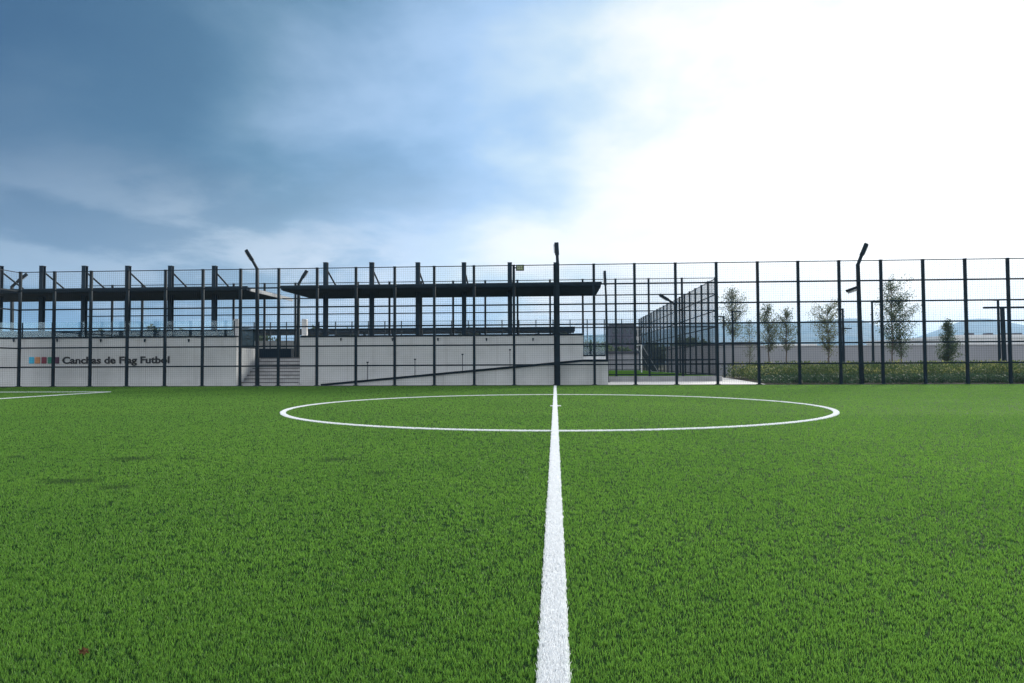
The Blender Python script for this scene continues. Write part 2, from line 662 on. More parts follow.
# added short dark thatch fibres; colour stands in for shade between the blades
root = scatter(520000, 1.25, 13.0, 1.7)
ok = keep_field(root) & (on_line(root[:, 0], root[:, 1]) > 0.004)
root = root[ok]
n = len(root)
h = rng.uniform(0.005, 0.010, n)
w = 0.0026 * (np.maximum(root[:, 1], 2.0) / 2.2) ** 0.8
V, Lp, S = blades(root, h, w, lean_for(n, h, 0.9), 0.0, False)
tag(link('turf_root_shade', np_mesh('turf_root_shade', V, Lp, S, MAT['root_shade'])), 'added darker green fibres standing in for shade at the turf roots', 'grass', kind='stuff')

# far pitch grass
n = 90000
u = rng.random(n)
root = np.stack([rng.uniform(-2, X2 - 0.1, n), Y2 + 0.2 + (u ** 1.4) * (Y3 - Y2 - 0.5)], 1)
h = rng.uniform(0.03, 0.07, n)
V, Lp, S = blades(root, h, rng.uniform(0.015, 0.03, n), lean_for(n, h, 0.4), Z2 - 0.02, False)
tag(link('far_grass', np_mesh('far_grass', V, Lp, S, MAT['field2'])), 'green grass on the raised second pitch behind', 'grass', kind='stuff')


def marking(name, pts, dens):
    """white fibres rooted at pts + their backing strip"""
    n = len(pts)
    d = np.hypot(pts[:, 0], pts[:, 1])
    h = rng.uniform(0.012, 0.022, n)
    w = 0.0026 * (np.maximum(d, 2.0) / 2.2) ** 0.8
    return blades(pts, h, w, lean_for(n, h, 0.3), 0.004, True)


def strip_np(poly_pairs):
    """flat backing strip from (left, right) pairs"""
    V = np.array([p for pr in poly_pairs for p in pr], dtype=float)
    m = len(poly_pairs)
    loops = np.array([[2 * i, 2 * i + 1, 2 * i + 3, 2 * i + 2] for i in range(m - 1)]).ravel()
    return V, loops, np.full(m - 1, 4)


def along_dist(n, a, b, power=1.0):
    u = rng.random(n)
    e = 1 - power + 1e-6
    return (a ** e + u * (b ** e - a ** e)) ** (1 / e)


# halfway line
n = 60000
d = along_dist(n, 1.2, YF - 0.5, 1.15)
pts = np.stack([LX + rng.uniform(-LW / 2, LW / 2, n) + rng.normal(0, 0.003, n), d], 1)
V, Lp, S = join_np([marking('halfway_line', pts, 1), strip_np([((LX - LW / 2, y, 0.004), (LX + LW / 2, y, 0.004)) for y in np.linspace(-6, YF - 0.5, 30)])])
tag(link('halfway_line', np_mesh('halfway_line', V, Lp, S, MAT['white_blade'])), kind='structure')
# centre circle
n = 75000
a = rng.uniform(0, 2 * math.pi, n)
rr = CRAD + rng.uniform(-LW / 2, LW / 2, n) + rng.normal(0, 0.004, n)
pts = np.stack([CCX + np.sin(a) * rr, CY - np.cos(a) * rr], 1)
pts = pts[np.abs(pts[:, 0] - LX) > LW / 2]
aa = np.linspace(0.01, 2 * math.pi - 0.01, 181)
ring = strip_np([((CCX + math.sin(t) * (CRAD - LW / 2), CY - math.cos(t) * (CRAD - LW / 2), 0.0035), (CCX + math.sin(t) * (CRAD + LW / 2), CY - math.cos(t) * (CRAD + LW / 2), 0.0035)) for t in aa])
V, Lp, S = join_np([marking('centre_circle', pts, 1), ring])
tag(link('centre_circle', np_mesh('centre_circle', V, Lp, S, MAT['white_blade'])), kind='structure')
# centre spot
n = 5000
a = rng.uniform(0, 2 * math.pi, n)
rr = 0.12 * np.sqrt(rng.random(n))
pts = np.stack([np.sin(a) * rr, CY + np.cos(a) * rr], 1)
V, Lp, S = marking('centre_spot', pts[np.abs(pts[:, 0] - LX) > LW / 2], 1)
tag(link('centre_spot', np_mesh('centre_spot', V, Lp, S, MAT['white_blade'])), kind='structure')
# penalty area of the left goal
n = 26000
y = rng.uniform(8, PY, n)
pa = np.stack([PX + rng.uniform(-LW / 2, LW / 2, n), y], 1)
n = 12000
pb = np.stack([rng.uniform(XL + 0.6, PX, n), PY + rng.uniform(-LW / 2, LW / 2, n)], 1)
V, Lp, S = join_np([marking('penalty_area_line', np.concatenate([pa, pb]), 1),
                    strip_np([((PX - LW / 2, 6, 0.003), (PX + LW / 2, 6, 0.003)), ((PX - LW / 2, PY, 0.003), (PX + LW / 2, PY, 0.003))])])
tag(link('penalty_area_line', np_mesh('penalty_area_line', V, Lp, S, MAT['white_blade'])), kind='structure')

# dry leaf lying on the turf
lp = gnd(84, 648, 0.03)
lv, lf = [], []
outline = [(0, 0.040), (0.010, 0.022), (0.027, 0.024), (0.016, 0.006), (0.026, -0.012), (0.007, -0.012), (0, -0.034), (-0.007, -0.012), (-0.026, -0.012), (-0.016, 0.006), (-0.027, 0.024), (-0.010, 0.022)]
lv = [(0, 0, 0.004)] + [(x * 0.9, y * 0.9, 0.006 * math.sin(9 * i)) for i, (x, y) in enumerate(outline)]
lf = [(0, i + 1, (i + 1) % 12 + 1) for i in range(12)]
ob = MB().add(lv, lf, MAT['deadleaf']).build('fallen_leaf')
ob.location = (lp.x, lp.y, 0.017)
ob.scale = (0.72, 0.6, 0.7)
ob.rotation_euler = (0.5, 0.15, 0.8)
so = ob.modifiers.new('thick', 'SOLIDIFY')
so.thickness = 0.0012
tag(ob, 'small dry reddish leaf lying on the turf near the camera', 'leaf')

# ------------------------------------------------------------------ fences
ROWS = 6


def panel_mesh(name, width, height, pitch, wr):
    mb = MB()
    nv = int(round(width / pitch))
    for i in range(1, nv):
        x = width * i / nv
        mb.box(x - wr / 2, x + wr / 2, -wr / 2, wr / 2, 0, height)
    nh = int(round(height / pitch))
    for j in range(1, nh):
        z = height * j / nh
        mb.box(0, width, wr / 2 + 0.0004, wr * 1.5 + 0.0004, z - wr / 2, z + wr / 2)
    return mb.mesh(name, MAT['wire'])


def post_mesh(name, w, d, h):
    mb = MB()
    mb.box(-w / 2, w / 2, -d / 2, d / 2, 0, h)
    mb.box(-w / 2 - 0.006, w / 2 + 0.006, -d / 2 - 0.006, d / 2 + 0.006, h, h + 0.02)
    mb.box(-w / 2 - 0.05, w / 2 + 0.05, -d / 2 - 0.04, d / 2 + 0.04, 0.0, 0.015)
    return mb.mesh(name, MAT['steel'])


def fence(label, origin, rz, nbays, bay, height, z, pw, rail, pitch, wr, skip_first=False, top=0.036, xs=None, foot=True):
    t = thing('mesh_fence', label, 'fence', (origin[0], origin[1], z), rz=rz)
    pm = post_mesh('post', pw, pw * 0.75, height)
    xs = xs or [i * bay for i in range(nbays + 1)]
    for i in range(nbays + 1):
        if i == 0 and skip_first:
            continue
        inst('post', pm, t, (xs[i], 0, 0))
    L = xs[-1]
    for j in range(0 if foot else 1, ROWS + 1):
        zz = height * j / ROWS
        th = top if j == ROWS else rail
        zz = min(max(zz, 0.09), height - 0.02)
        mb = MB().box(0.001, L, -pw * 0.375 - 0.028, -pw * 0.375 - 0.002, zz - th / 2, zz + th / 2)
        mb.build('rail', MAT['steel'], t)
    pmesh = panel_mesh('mesh_panel', bay, height - 0.06, pitch, wr)
    for i in range(nbays):
        inst('mesh_panel', pmesh, t, (xs[i], -0.012, 0.03)).scale.x = (xs[i + 1] - xs[i]) / bay
    return t


PPX = (19.7, 53.9, 90.6, 127.3, 165.1, 202.6, 240.3, 278.5, 317.0, 355.9, 394.7, 434.3, 474.1, 514, 555.0, 594.2, 635, 676, 717, 758.3, 798.9, 840, 882, 924.2, 966.4, 1009.3)
PXS = [at(p_, 325, YF + 0.06).x - XL for p_ in PPX]
PXS += [PXS[-1] + BAY, PXS[-1] + 2 * BAY]
fence('tall dark mesh fence closing the near pitch, in front of everything', (XL, YF + 0.06), 0, 27, BAY, HF, 0.034, 0.114, 0.068, 0.10, 0.0036, xs=PXS, foot=False)
fence('side mesh fence joining the near fence at its left corner', (XL, YF + 0.06), -math.pi / 2, 6, BAY, HF, 0.02, 0.114, 0.068, 0.10, 0.0036, True, foot=False)
H2 = at(650, 278.5, Y2).z - Z2
nb2 = 20
fence('second mesh fence on a low kerb behind the white terrace', (X2 - nb2 * 1.78, Y2), 0, nb2, 1.78, H2, Z2, 0.105, 0.06, 0.10, 0.0036)
fence('dark mesh fence running away from us beside the footpath', (X2, Y2), math.pi / 2, 19, 1.77, H2, Z2, 0.12, 0.055, 0.08, 0.0065, True)
fence('farthest mesh fence across the end of the second pitch', (X2 - 24 * 1.77, Y2 + 19 * 1.77), 0, 24, 1.77, H2, Z2, 0.10, 0.05, 0.11, 0.007)

# ------------------------------------------------------------------ terrace buildings
YL = YF + 0.75                                # left terrace front
YR = YF + 1.45                               # right terrace front
ZT = at(450, 335.6, YR).z
XLE = at(236.3, 360, YL).x               # right end of the left terrace
XRS = at(300, 360, YR).x                 # left end of the right terrace
XRE = at(583, 345, YR).x
YB = 36.9                                # rear of both
print('ZT %.2f XLE %.2f XRS %.2f XRE %.2f' % (ZT, XLE, XRS, XRE))


def spouts(parent, pxs, Y, py):
    for px in pxs:
        p = at(px, py, Y)
        mb = MB()
        mb.box(p.x - 0.035, p.x + 0.035, Y - 0.05, Y - 0.002, p.z - 0.03, p.z + 0.045)
        mb.box(p.x - 0.022, p.x + 0.022, Y - 0.04, Y - 0.012, p.z - 0.10, p.z - 0.03)
        mb.build('wall_light', MAT['column'], parent)


# left terrace
tl_ = thing('terrace', 'long grey white terrace with lettering, left of the stair', 'terrace', (0, 0, 0))
XFAR = -31.0
zlow = at(250, 348, 32.0).z
wall = MB()
wall.box(XFAR, XLE, YL, YL + 0.55, 0, ZT - 0.03)
YN = YL + 2.25                                # behind this the stair landing widens to the left
XN = XLE - 1.5
wall.box(XFAR, XLE - 0.002, YL + 0.55, YN, 0, zlow)
wall.box(XFAR, XLE - 0.22, YL + 0.553, YN - 0.003, zlow - 0.01, ZT - 0.033)
wall.box(XFAR, XN, YN - 0.002, YB, 0, ZT - 0.034)
wall.build('wall', MAT['render'], tl_)
MB().box(XFAR, XLE - 0.015, YL - 0.03, YL + 0.535, ZT - 0.029, ZT + 0.05).build('coping', MAT['steel'], tl_, 0.006)
MB().box(XFAR, XLE - 0.23, YL + 0.536, YN - 0.01, ZT - 0.03, ZT - 0.004).box(XFAR, XN - 0.01, YN - 0.009, YB, ZT - 0.03, ZT - 0.004).build('deck', MAT['deck'], tl_)
spouts(tl_, (14, 57.5, 101, 145, 189), YL, 340)
gl = MB()
gl.box(XLE - 0.11, XLE - 0.098, YL + 0.6, YN - 0.03, zlow + 0.03, zlow + 1.02)
g = gl.build('glass_panel', MAT['glass'], tl_)
MB().box(XLE - 0.13, XLE - 0.078, YL + 0.6, YN - 0.03, zlow + 0.002, zlow + 0.06).build('glass_rail', MAT['steel'], tl_)
x = XLE - 0.3
while x > XFAR + 2:
    MB().box(x - 1.5, x - 0.03, YL + 0.42, YL + 0.432, ZT + 0.055, ZT + 0.80).build('glass_panel', MAT['glass'], tl_)
    MB().box(x - 0.027, x + 0.003, YL + 0.40, YL + 0.45, ZT + 0.051, ZT + 0.78).build('rail_post', MAT['column'], tl_)
    x -= 1.53
# lettering: part of the wall face, its own thing (a sign fixed on the wall)
sg = thing('wall_sign', 'black wall lettering with five coloured squares on the left terrace', 'sign', (0, YL, 0))
sqx = [29.2, 35.3, 41.6, 48.0, 54.2]
for px, cn in zip(sqx, ('cyan', 'orange', 'crimson', 'green', 'plum')):
    a_, b_ = at(px, 363.6, YL), at(px + 5.2, 357.0, YL)
    s = MB().box(a_.x, b_.x, -0.03, -0.002, a_.z, b_.z).build('colour_square', MAT[cn], sg, 0.02)
    s['label'] = {'cyan': 'blue square', 'orange': 'orange square', 'crimson': 'dark red square', 'green': 'green square', 'plum': 'dark plum square'}[cn]
cu = bpy.data.curves.new('lettering', 'FONT')
cu.body = 'Canchas de Flag Futbol'
cu.extrude = 0.012
cu.offset = 0.026
cu.size = 1.0
cu.resolution_u = 4
to = bpy.data.objects.new('lettering', cu)
col.objects.link(to)
bpy.context.view_layer.update()
wid, hei = to.dimensions.x, to.dimensions.y
dg = bpy.context.evaluated_depsgraph_get()
tme = bpy.data.meshes.new_from_object(to.evaluated_get(dg))
bpy.data.objects.remove(to)
a_, b_ = at(62.3, 363.6, YL), at(169.3, 363.2, YL)
sx = (b_.x - a_.x) / wid
tme.materials.clear()
tme.materials.append(MAT['letter'])
capz = at(62, 356.9, YL).z - a_.z
ivs = sorted((min(tme.vertices[k].co.x for k in p.vertices), max(tme.vertices[k].co.x for k in p.vertices), p.index) for p in tme.polygons)
words, end = [], -9
for u0, u1, k in ivs:
    if u0 > end + 0.16:
        words.append([])
    words[-1].append(k)
    end = max(end, u1)
for wd_ in words:
    mb = MB()
    for k in wd_:
        p = tme.polygons[k]
        mb.add([tuple(tme.vertices[q].co) for q in p.vertices], [tuple(range(len(p.vertices)))], MAT['letter'])
    o = mb.build('lettering', None, sg)
    o.location = (a_.x, -0.018, a_.z)
    o.rotation_euler = (math.pi / 2, 0, 0)
    o.scale = (sx, capz / 0.70, 1.0)
print('words', len(words))

# right terrace
tr_ = thing('terrace', 'grey white terrace with a ramp, right of the stair', 'terrace', (0, 0, 0))
MB().box(XRS, XRE, YR, YB, 0, ZT - 0.03).build('wall', MAT['render'], tr_)
MB().box(XRS + 0.015, XRE - 0.01, YR - 0.03, YR + 0.5, ZT - 0.029, ZT + 0.05).build('coping', MAT['steel'], tr_, 0.006)
MB().box(XRS + 0.02, XRE - 0.02, YR + 0.501, YB - 0.02, ZT - 0.029, ZT - 0.004).build('deck', MAT['deck'], tr_)
spouts(tr_, (341, 392.5, 438, 486.5, 533), YR, 339)
# ramp with landing
YRA = YF + 0.50
xa, xb, xc = at(322, 385, YRA).x, at(583, 361.5, YRA).x, at(608, 361, YRA).x
zl_ = at(590, 361.5, YRA).z
rp = thing('ramp', 'access ramp with dark sloping edge along the right terrace', 'ramp', (0, 0, 0))
MB().prism([(xa, 0.0), (xb, zl_), (xc, zl_), (xc, 0.0)], 1, YRA, YR - 0.035).build('ramp_body', MAT['render'], rp, fix=True)
mb = MB()
mb.bar((xa - 0.05, YRA - 0.02, 0.045), (xb, YRA - 0.02, zl_ + 0.045), 0.06, 0.10)
mb.bar((xb + 0.001, YRA - 0.02, zl_ + 0.046), (xc, YRA - 0.02, zl_ + 0.046), 0.06, 0.10)
mb.build('edge_rail', MAT['steel'], rp)
MB().box(XRE + 0.003, xc - 0.003, YR - 0.034, YR + 1.6, 0, zl_ - 0.003).build('landing', MAT['render'], rp)
zp = at(590, 356.3, YR).z
MB().box(XRE + 0.004, xc - 0.02, YR + 0.2, YR + 0.4, zl_ - 0.002, zp).build('parapet', MAT['white'], rp)
g0, g1 = zp + 0.08, at(590, 335, YR).z
MB().box(XRE + 0.02, xc - 0.04, YR + 0.29, YR + 0.305, g0, g1).build('glass_panel', MAT['glass'], rp)
MB().box(XRE + 0.01, xc - 0.03, YR + 0.26, YR + 0.34, zp + 0.001, g0 - 0.001).build('glass_rail', MAT['steel'], rp)
for px, ya_, yb_ in ((367.5, 363, 383), (415, 360, 380.5), (462.5, 355, 376), (510, 350.5, 371)):
    a_ = at(px, yb_, YRA + 0.12)
    b_ = at(px, ya_, YRA + 0.12)
    mb = MB().box(a_.x - 0.013, a_.x + 0.013, YRA + 0.107, YRA + 0.133, a_.z, b_.z)
    mb.box(b_.x - 0.045, b_.x + 0.045, YRA + 0.09, YRA + 0.15, b_.z + 0.001, b_.z + 0.06)
    mb.build('slim_post', MAT['column'], rp)

# stair
st = thing('staircase', 'grey concrete staircase between the two terraces', 'staircase', (0, 0, 0))
nst, tread = 8, 0.30
ztop = 1.36
mb = MB()
for i in range(nst):
    y0 = YL + 0.55 + i * tread
    mb.box(XLE + 0.004, XRS - 0.004, y0, y0 + tread - 0.0005 if i < nst - 1 else YB - 0.2, 0.0 if i == 0 else ztop * i / nst - 0.02, ztop * (i + 1) / nst)
mb.build('steps', MAT['step'], st)
for i in range(nst):
    y0 = YL + 0.55 + i * tread
    MB().box(XLE + 0.01, XRS - 0.01, y0 - 0.012, y0 - 0.001, ztop * (i + 1) / nst - 0.045, ztop * (i + 1) / nst + 0.004).build('nosing', MAT['deck'], st)
MB().box(XN + 0.003, XLE + 0.003, YN + 0.003, YB - 0.2, 0, ztop - 0.003).build('landing', MAT['step'], st)
MB().box(at(259, 350, 34.6).x, at(291, 350, 34.6).x, 34.6, 35.0, ztop + 0.002, at(275, 348.6, 34.6).z).build('landing_wall', MAT['roof'], st)

# ------------------------------------------------------------------ canopies
YC0, YC1 = 33.0, 37.2
ZC = at(555, 283.0, YC0).z


def canopy(label, x0, x1, pxs, ends):
    t = thing('canopy', label, 'canopy', (0, 0, 0))
    # slab with a drip edge, thin at the front and a gutter beam behind
    MB().prism([(YC0, ZC), (YC0, ZC - 0.16), (YC0 + 0.25, ZC - 0.20), (YC1 - 0.25, ZC - 0.20), (YC1, ZC - 0.16), (YC1, ZC + 0.03)], 0, x0, x1).build('roof_slab', MAT['roof'], t, fix=True)
    MB().box(x0 - 0.04, x1 + 0.04, YC0 - 0.035, YC0 - 0.002, ZC - 0.05, ZC + 0.035).build('roof_edge', MAT['column'], t)
    MB().box(x0 + 0.05, x1 - 0.05, YC1 + 0.003, YC1 + 0.12, ZC - 0.19, ZC + 0.06).build('gutter', MAT['roof'], t)
    if ends:
        MB().box(x1 + 0.003, x1 + 0.07, YC0 + 0.25, YC1 + 1.6, ZC - 0.19, ZC - 0.01).build('edge_beam', MAT['galv'], t)
    YCOL = 34.4
    for px in pxs:
        p = at(px, 300, YCOL)
        zt = at(px, 262.6 if px > 300 else 266.0, YCOL).z
        mb = MB()
        mb.box(p.x - 0.105, p.x + 0.105, YCOL, YCOL + 0.03, ZT, zt)
        mb.box(p.x - 0.105, p.x + 0.105, YCOL + 0.19, YCOL + 0.22, ZT, zt)
        mb.box(p.x - 0.015, p.x + 0.015, YCOL + 0.03, YCOL + 0.19, ZT, zt)
        mb.box(p.x - 0.115, p.x + 0.115, YCOL - 0.01, YCOL + 0.23, zt, zt + 0.02)
        cl = mb.build('column', MAT['column'], t)
        MB().tube([(p.x, YCOL + 0.22, zt - 0.30), (p.x, 36.9, ZC + 0.02)], 0.045, 8).build('tie_rod', MAT['steel'], t)
    return t


xl0 = at(-70, 290, YC0).x
canopy('long dark flat canopy on columns over the left terrace', xl0, at(247, 290, YC0).x, (-44, -2, 40.5, 83.0, 126.5, 169.5, 213.5), True)
canopy('dark flat canopy on columns over the right terrace', at(281, 290, YC0).x, at(601, 285, YC0).x, (325.0, 371.2, 417.5, 463.8, 509.8, 556), False)

# plain white blocks at both sides of the stair head
for px, lab in ((236.5, 'small white block on the left terrace corner beside the stair'), (304.5, 'small white block on the right terrace corner beside the stair')):
    p = at(px, 335, 35.5)
    a_ = at(px, 319, 35.5)
    mb = MB().box(p.x - 0.14, p.x + 0.14, 35.4, 35.65, ZT - 0.003, a_.z)
    tag(mb.build('white_block', MAT['white'], bevel=0.05), lab, 'bollard light', 'white blocks at the stair head')

# ------------------------------------------------------------------ lamp posts
def lamp_post(label, base, bend, tip, w=0.15, extra=None, group='angled floodlight posts', foot=True):
    """tall square mast with an angled head: base, bend and tip are points"""
    t = thing('floodlight_post', label, 'lamp post', base, group)
    B, K, T = Vector((0, 0, 0)), Vector(bend) - Vector(base), Vector(tip) - Vector(base)
    MB().bar(B, K, w, w, up=(0, 1, 0), w2=w * 0.78, h2=w * 0.78).build('pole', MAT['steel'], t)
    d = (T - K)
    mid = K + d * 0.42
    MB().bar(K - Vector((0, 0, 0.04)), mid, w * 0.72, w * 0.72, up=(0, 1, 0)).build('arm', MAT['steel'], t)
    hd = MB()
    hd.bar(mid, T, w * 1.0, w * 0.55, up=(0, 1, 0))
    h_ = hd.build('lamp_head', MAT['steel'], t)
    s = d.normalized().cross(Vector((0, 1, 0)))
    if s.length < 0.3:
        s = d.normalized().cross(Vector((1, 0, 0)))
    s.normalize()
    if s.z > 0:
        s = -s
    MB().bar(mid + d * 0.08 + s * (w * 0.51), T - d * 0.05 + s * (w * 0.51), w * 0.5, 0.012, up=(0, 1, 0)).build('lens', MAT['lens'], h_)
    if foot:
        MB().box(-w * 0.9, w * 0.9, -w * 0.9, w * 0.9, 0, 0.03).build('base_plate', MAT['steel'], t)
    if extra:
        e0, e1 = Vector(extra[0]) - Vector(base), Vector(extra[1]) - Vector(base)
        f_ = MB().bar(e0, e1, 0.11, 0.16, up=(0, 1, 0)).build('side_floodlight', MAT['steel'], t)
        MB().bar(e0 + Vector((0.05, 0, -0.1)), e1 + Vector((0.05, 0, -0.088)), 0.09, 0.012, up=(0, 1, 0)).build('lens', MAT['lens'], f_)
    return t


def v3(px, py, Y, z=None):
    p = at(px, py, Y)
    if z is not None:
        p.z = z
    return p


yy = YF + 0.32
lamp_post('floodlight post behind the near fence, in front of the grey stair', v3(257.3, 386, yy, 0.012), v3(257.2, 268, yy), v3(246, 250, yy))
yy = YF - 0.14
lamp_post('floodlight post at the end of the halfway line', v3(558.3, 386, yy, 0.0), v3(557.6, 263, yy), v3(556.4, 243, yy + 0.5), 0.19)
yy = YF + 0.3
lamp_post('floodlight post before the planted bed, with a short side lamp', v3(861.8, 384, yy, 0.0), v3(857.8, 264, yy), v3(866.5, 243.5, yy), 0.16,
          extra=(v3(857.5, 287, yy), v3(846.5, 291, yy)))
yy = 36.4
lamp_post('floodlight post rising behind the stair, under the canopy gap', v3(298, 356, yy, ztop), v3(298.8, 283, yy), v3(307, 270.5, yy), 0.16)
lamp_post('pale floodlight post just right of the canopy end', v3(607.5, 381, 35.6, 0.012), v3(606, 296, 35.6), v3(604.7, 271, 36.2), 0.13)
lamp_post('floodlight post standing at the fence beside the footpath', v3(677, 376, 43.5, Z2), v3(675, 304, 43.5), v3(659.5, 294.5, 43.5), 0.17)
lamp_post('floodlight post at the far left behind the canopy', v3(12, 380, 38.6, Z2), v3(12, 286, 38.6), v3(27, 274, 38.6), 0.16)


def street_lamp(label, px, base_y, top_y, arm_px, Y, extra=None):
    b = v3(px, base_y, Y, 0.0)
    t = thing('street_lamp', label, 'street lamp', b, 'slim street lamps beyond the bed')
    zt = at(px, top_y, Y).z
    MB().bar((0, 0, 0), (0, 0, zt), 0.13, 0.13, up=(0, 1, 0), w2=0.10, h2=0.10).build('pole', MAT['steel'], t)
    ax = at(arm_px, top_y, Y).x - b.x
    s = 1 if ax > 0 else -1
    h_ = MB().bar((0.05 * s * -1, 0, zt + 0.03), (ax, 0, zt + 0.03), 0.16, 0.07).build('lamp_head', MAT['steel'], t)
    MB().box(min(ax, 0.3 * ax), max(ax, 0.3 * ax), -0.06, 0.06, zt - 0.018, zt - 0.006).build('lens', MAT['lens'], h_)
    if extra:
        z_ = at(px, extra[0], Y).z
        ex = at(extra[1], extra[0], Y).x - b.x
        MB().bar((0, 0, z_), (ex, 0, z_), 0.12, 0.07).build('side_arm', MAT['steel'], t)


street_lamp('slim street lamp with arm to the left, nearest the footpath', 724.5, 372, 317, 714, 46)
street_lamp('slim street lamp with arm to the right, among the tallest left tree', 733.3, 370, 312, 741, 47)
street_lamp('slim street lamp with two arms, beside the side-lamp floodlight post', 844, 370, 309.5, 837, 47, (328.5, 851.5))
street_lamp('slim street lamp with arm reaching into the ragged tall tree', 873.5, 370, 302.5, 881, 47)
street_lamp('slim street lamp standing beside the wide T post', 1000, 372, 300.5, 993.5, 44)
b = v3(1005, 374, 42, 0.0)
t = thing('sign_gantry', 'dark post with a wide crossbar at the right edge', 'post', b)
zt = at(1004, 307.5, 42).z
MB().bar((0, 0, 0), (-0.05, 0, zt), 0.17, 0.17, up=(0, 1, 0)).build('pole', MAT['steel'], t)
MB().bar((at(983.5, 307, 42).x - b.x, 0, zt), (at(1034, 307, 42).x - b.x, 0, zt), 0.14, 0.11).build('crossbar', MAT['steel'], t)

# small olive sign near the top of the near fence
yy = YF - 0.06
a_, b_ = at(516, 270.8, yy), at(524, 264.6, yy)
t = thing('small_sign', 'small olive sign high on the near fence beside a column', 'sign', ((a_.x + b_.x) / 2, yy, a_.z))
hw, hh = (b_.x - a_.x) / 2, b_.z - a_.z
MB().box(-hw, hw, 0, 0.04, 0, hh).build('frame', MAT['steel'], t, 0.008)
MB().box(-hw + 0.03, hw - 0.03, -0.006, -0.001, 0.03, hh - 0.03).build('sign_face', MAT['olive'], t)
mk = MB()
for i in range(3):
    x = -hw + 0.075 + i * (2 * hw - 0.13) / 3
    mk.box(x, x + 0.012, -0.012, -0.007, 0.08, hh - 0.08)
    mk.box(x + 0.012, x + 0.05, -0.012, -0.007, hh - 0.105, hh - 0.08)
    mk.box(x + 0.012, x + 0.05, -0.012, -0.007, 0.08, 0.105)
mk.build('marking', MAT['cream'], t)
MB().box(-hw - 0.06, -hw - 0.001, 0.005, 0.035, hh * 0.4, hh * 0.6).build('bracket', MAT['steel'], t)

# ------------------------------------------------------------------ things on and behind the second pitch
gx = at(641.5, 360, 52.5).x
t = thing('goal', 'white goal with slanted net frame beside the receding fence', 'goal', (gx, 52.5, Z2))
GH, GW, GD = 2.1, 3.6, 1.25
MB().bar((0, 0, 0), (0, 0, GH), 0.085).build('goal_post', MAT['white'], t)
MB().bar((0, GW, 0), (0, GW, GH), 0.085).build('goal_post', MAT['white'], t)
MB().bar((0, -0.05, GH + 0.05), (0, GW + 0.05, GH + 0.05), 0.085).build('crossbar', MAT['white'], t)
for yv in (0, GW):
    MB().bar((0.05, yv, GH), (GD, yv, 0.05), 0.045).build('stay', MAT['galv'], t)
MB().bar((GD, 0, 0.04), (GD, GW, 0.04), 0.045).build('ground_bar', MAT['galv'], t)
nmb = MB()
for i in range(1, 24):
    yv = GW * i / 24
    nmb.bar((0.05, yv, GH), (GD, yv, 0.08), 0.012)
for j in range(1, 12):
    k = j / 12
    nmb.bar((0.05 + (GD - 0.05) * k, 0, GH + (0.08 - GH) * k), (0.05 + (GD - 0.05) * k, GW, GH + (0.08 - GH) * k), 0.012)
nmb.build('net', MAT['wire'], t)


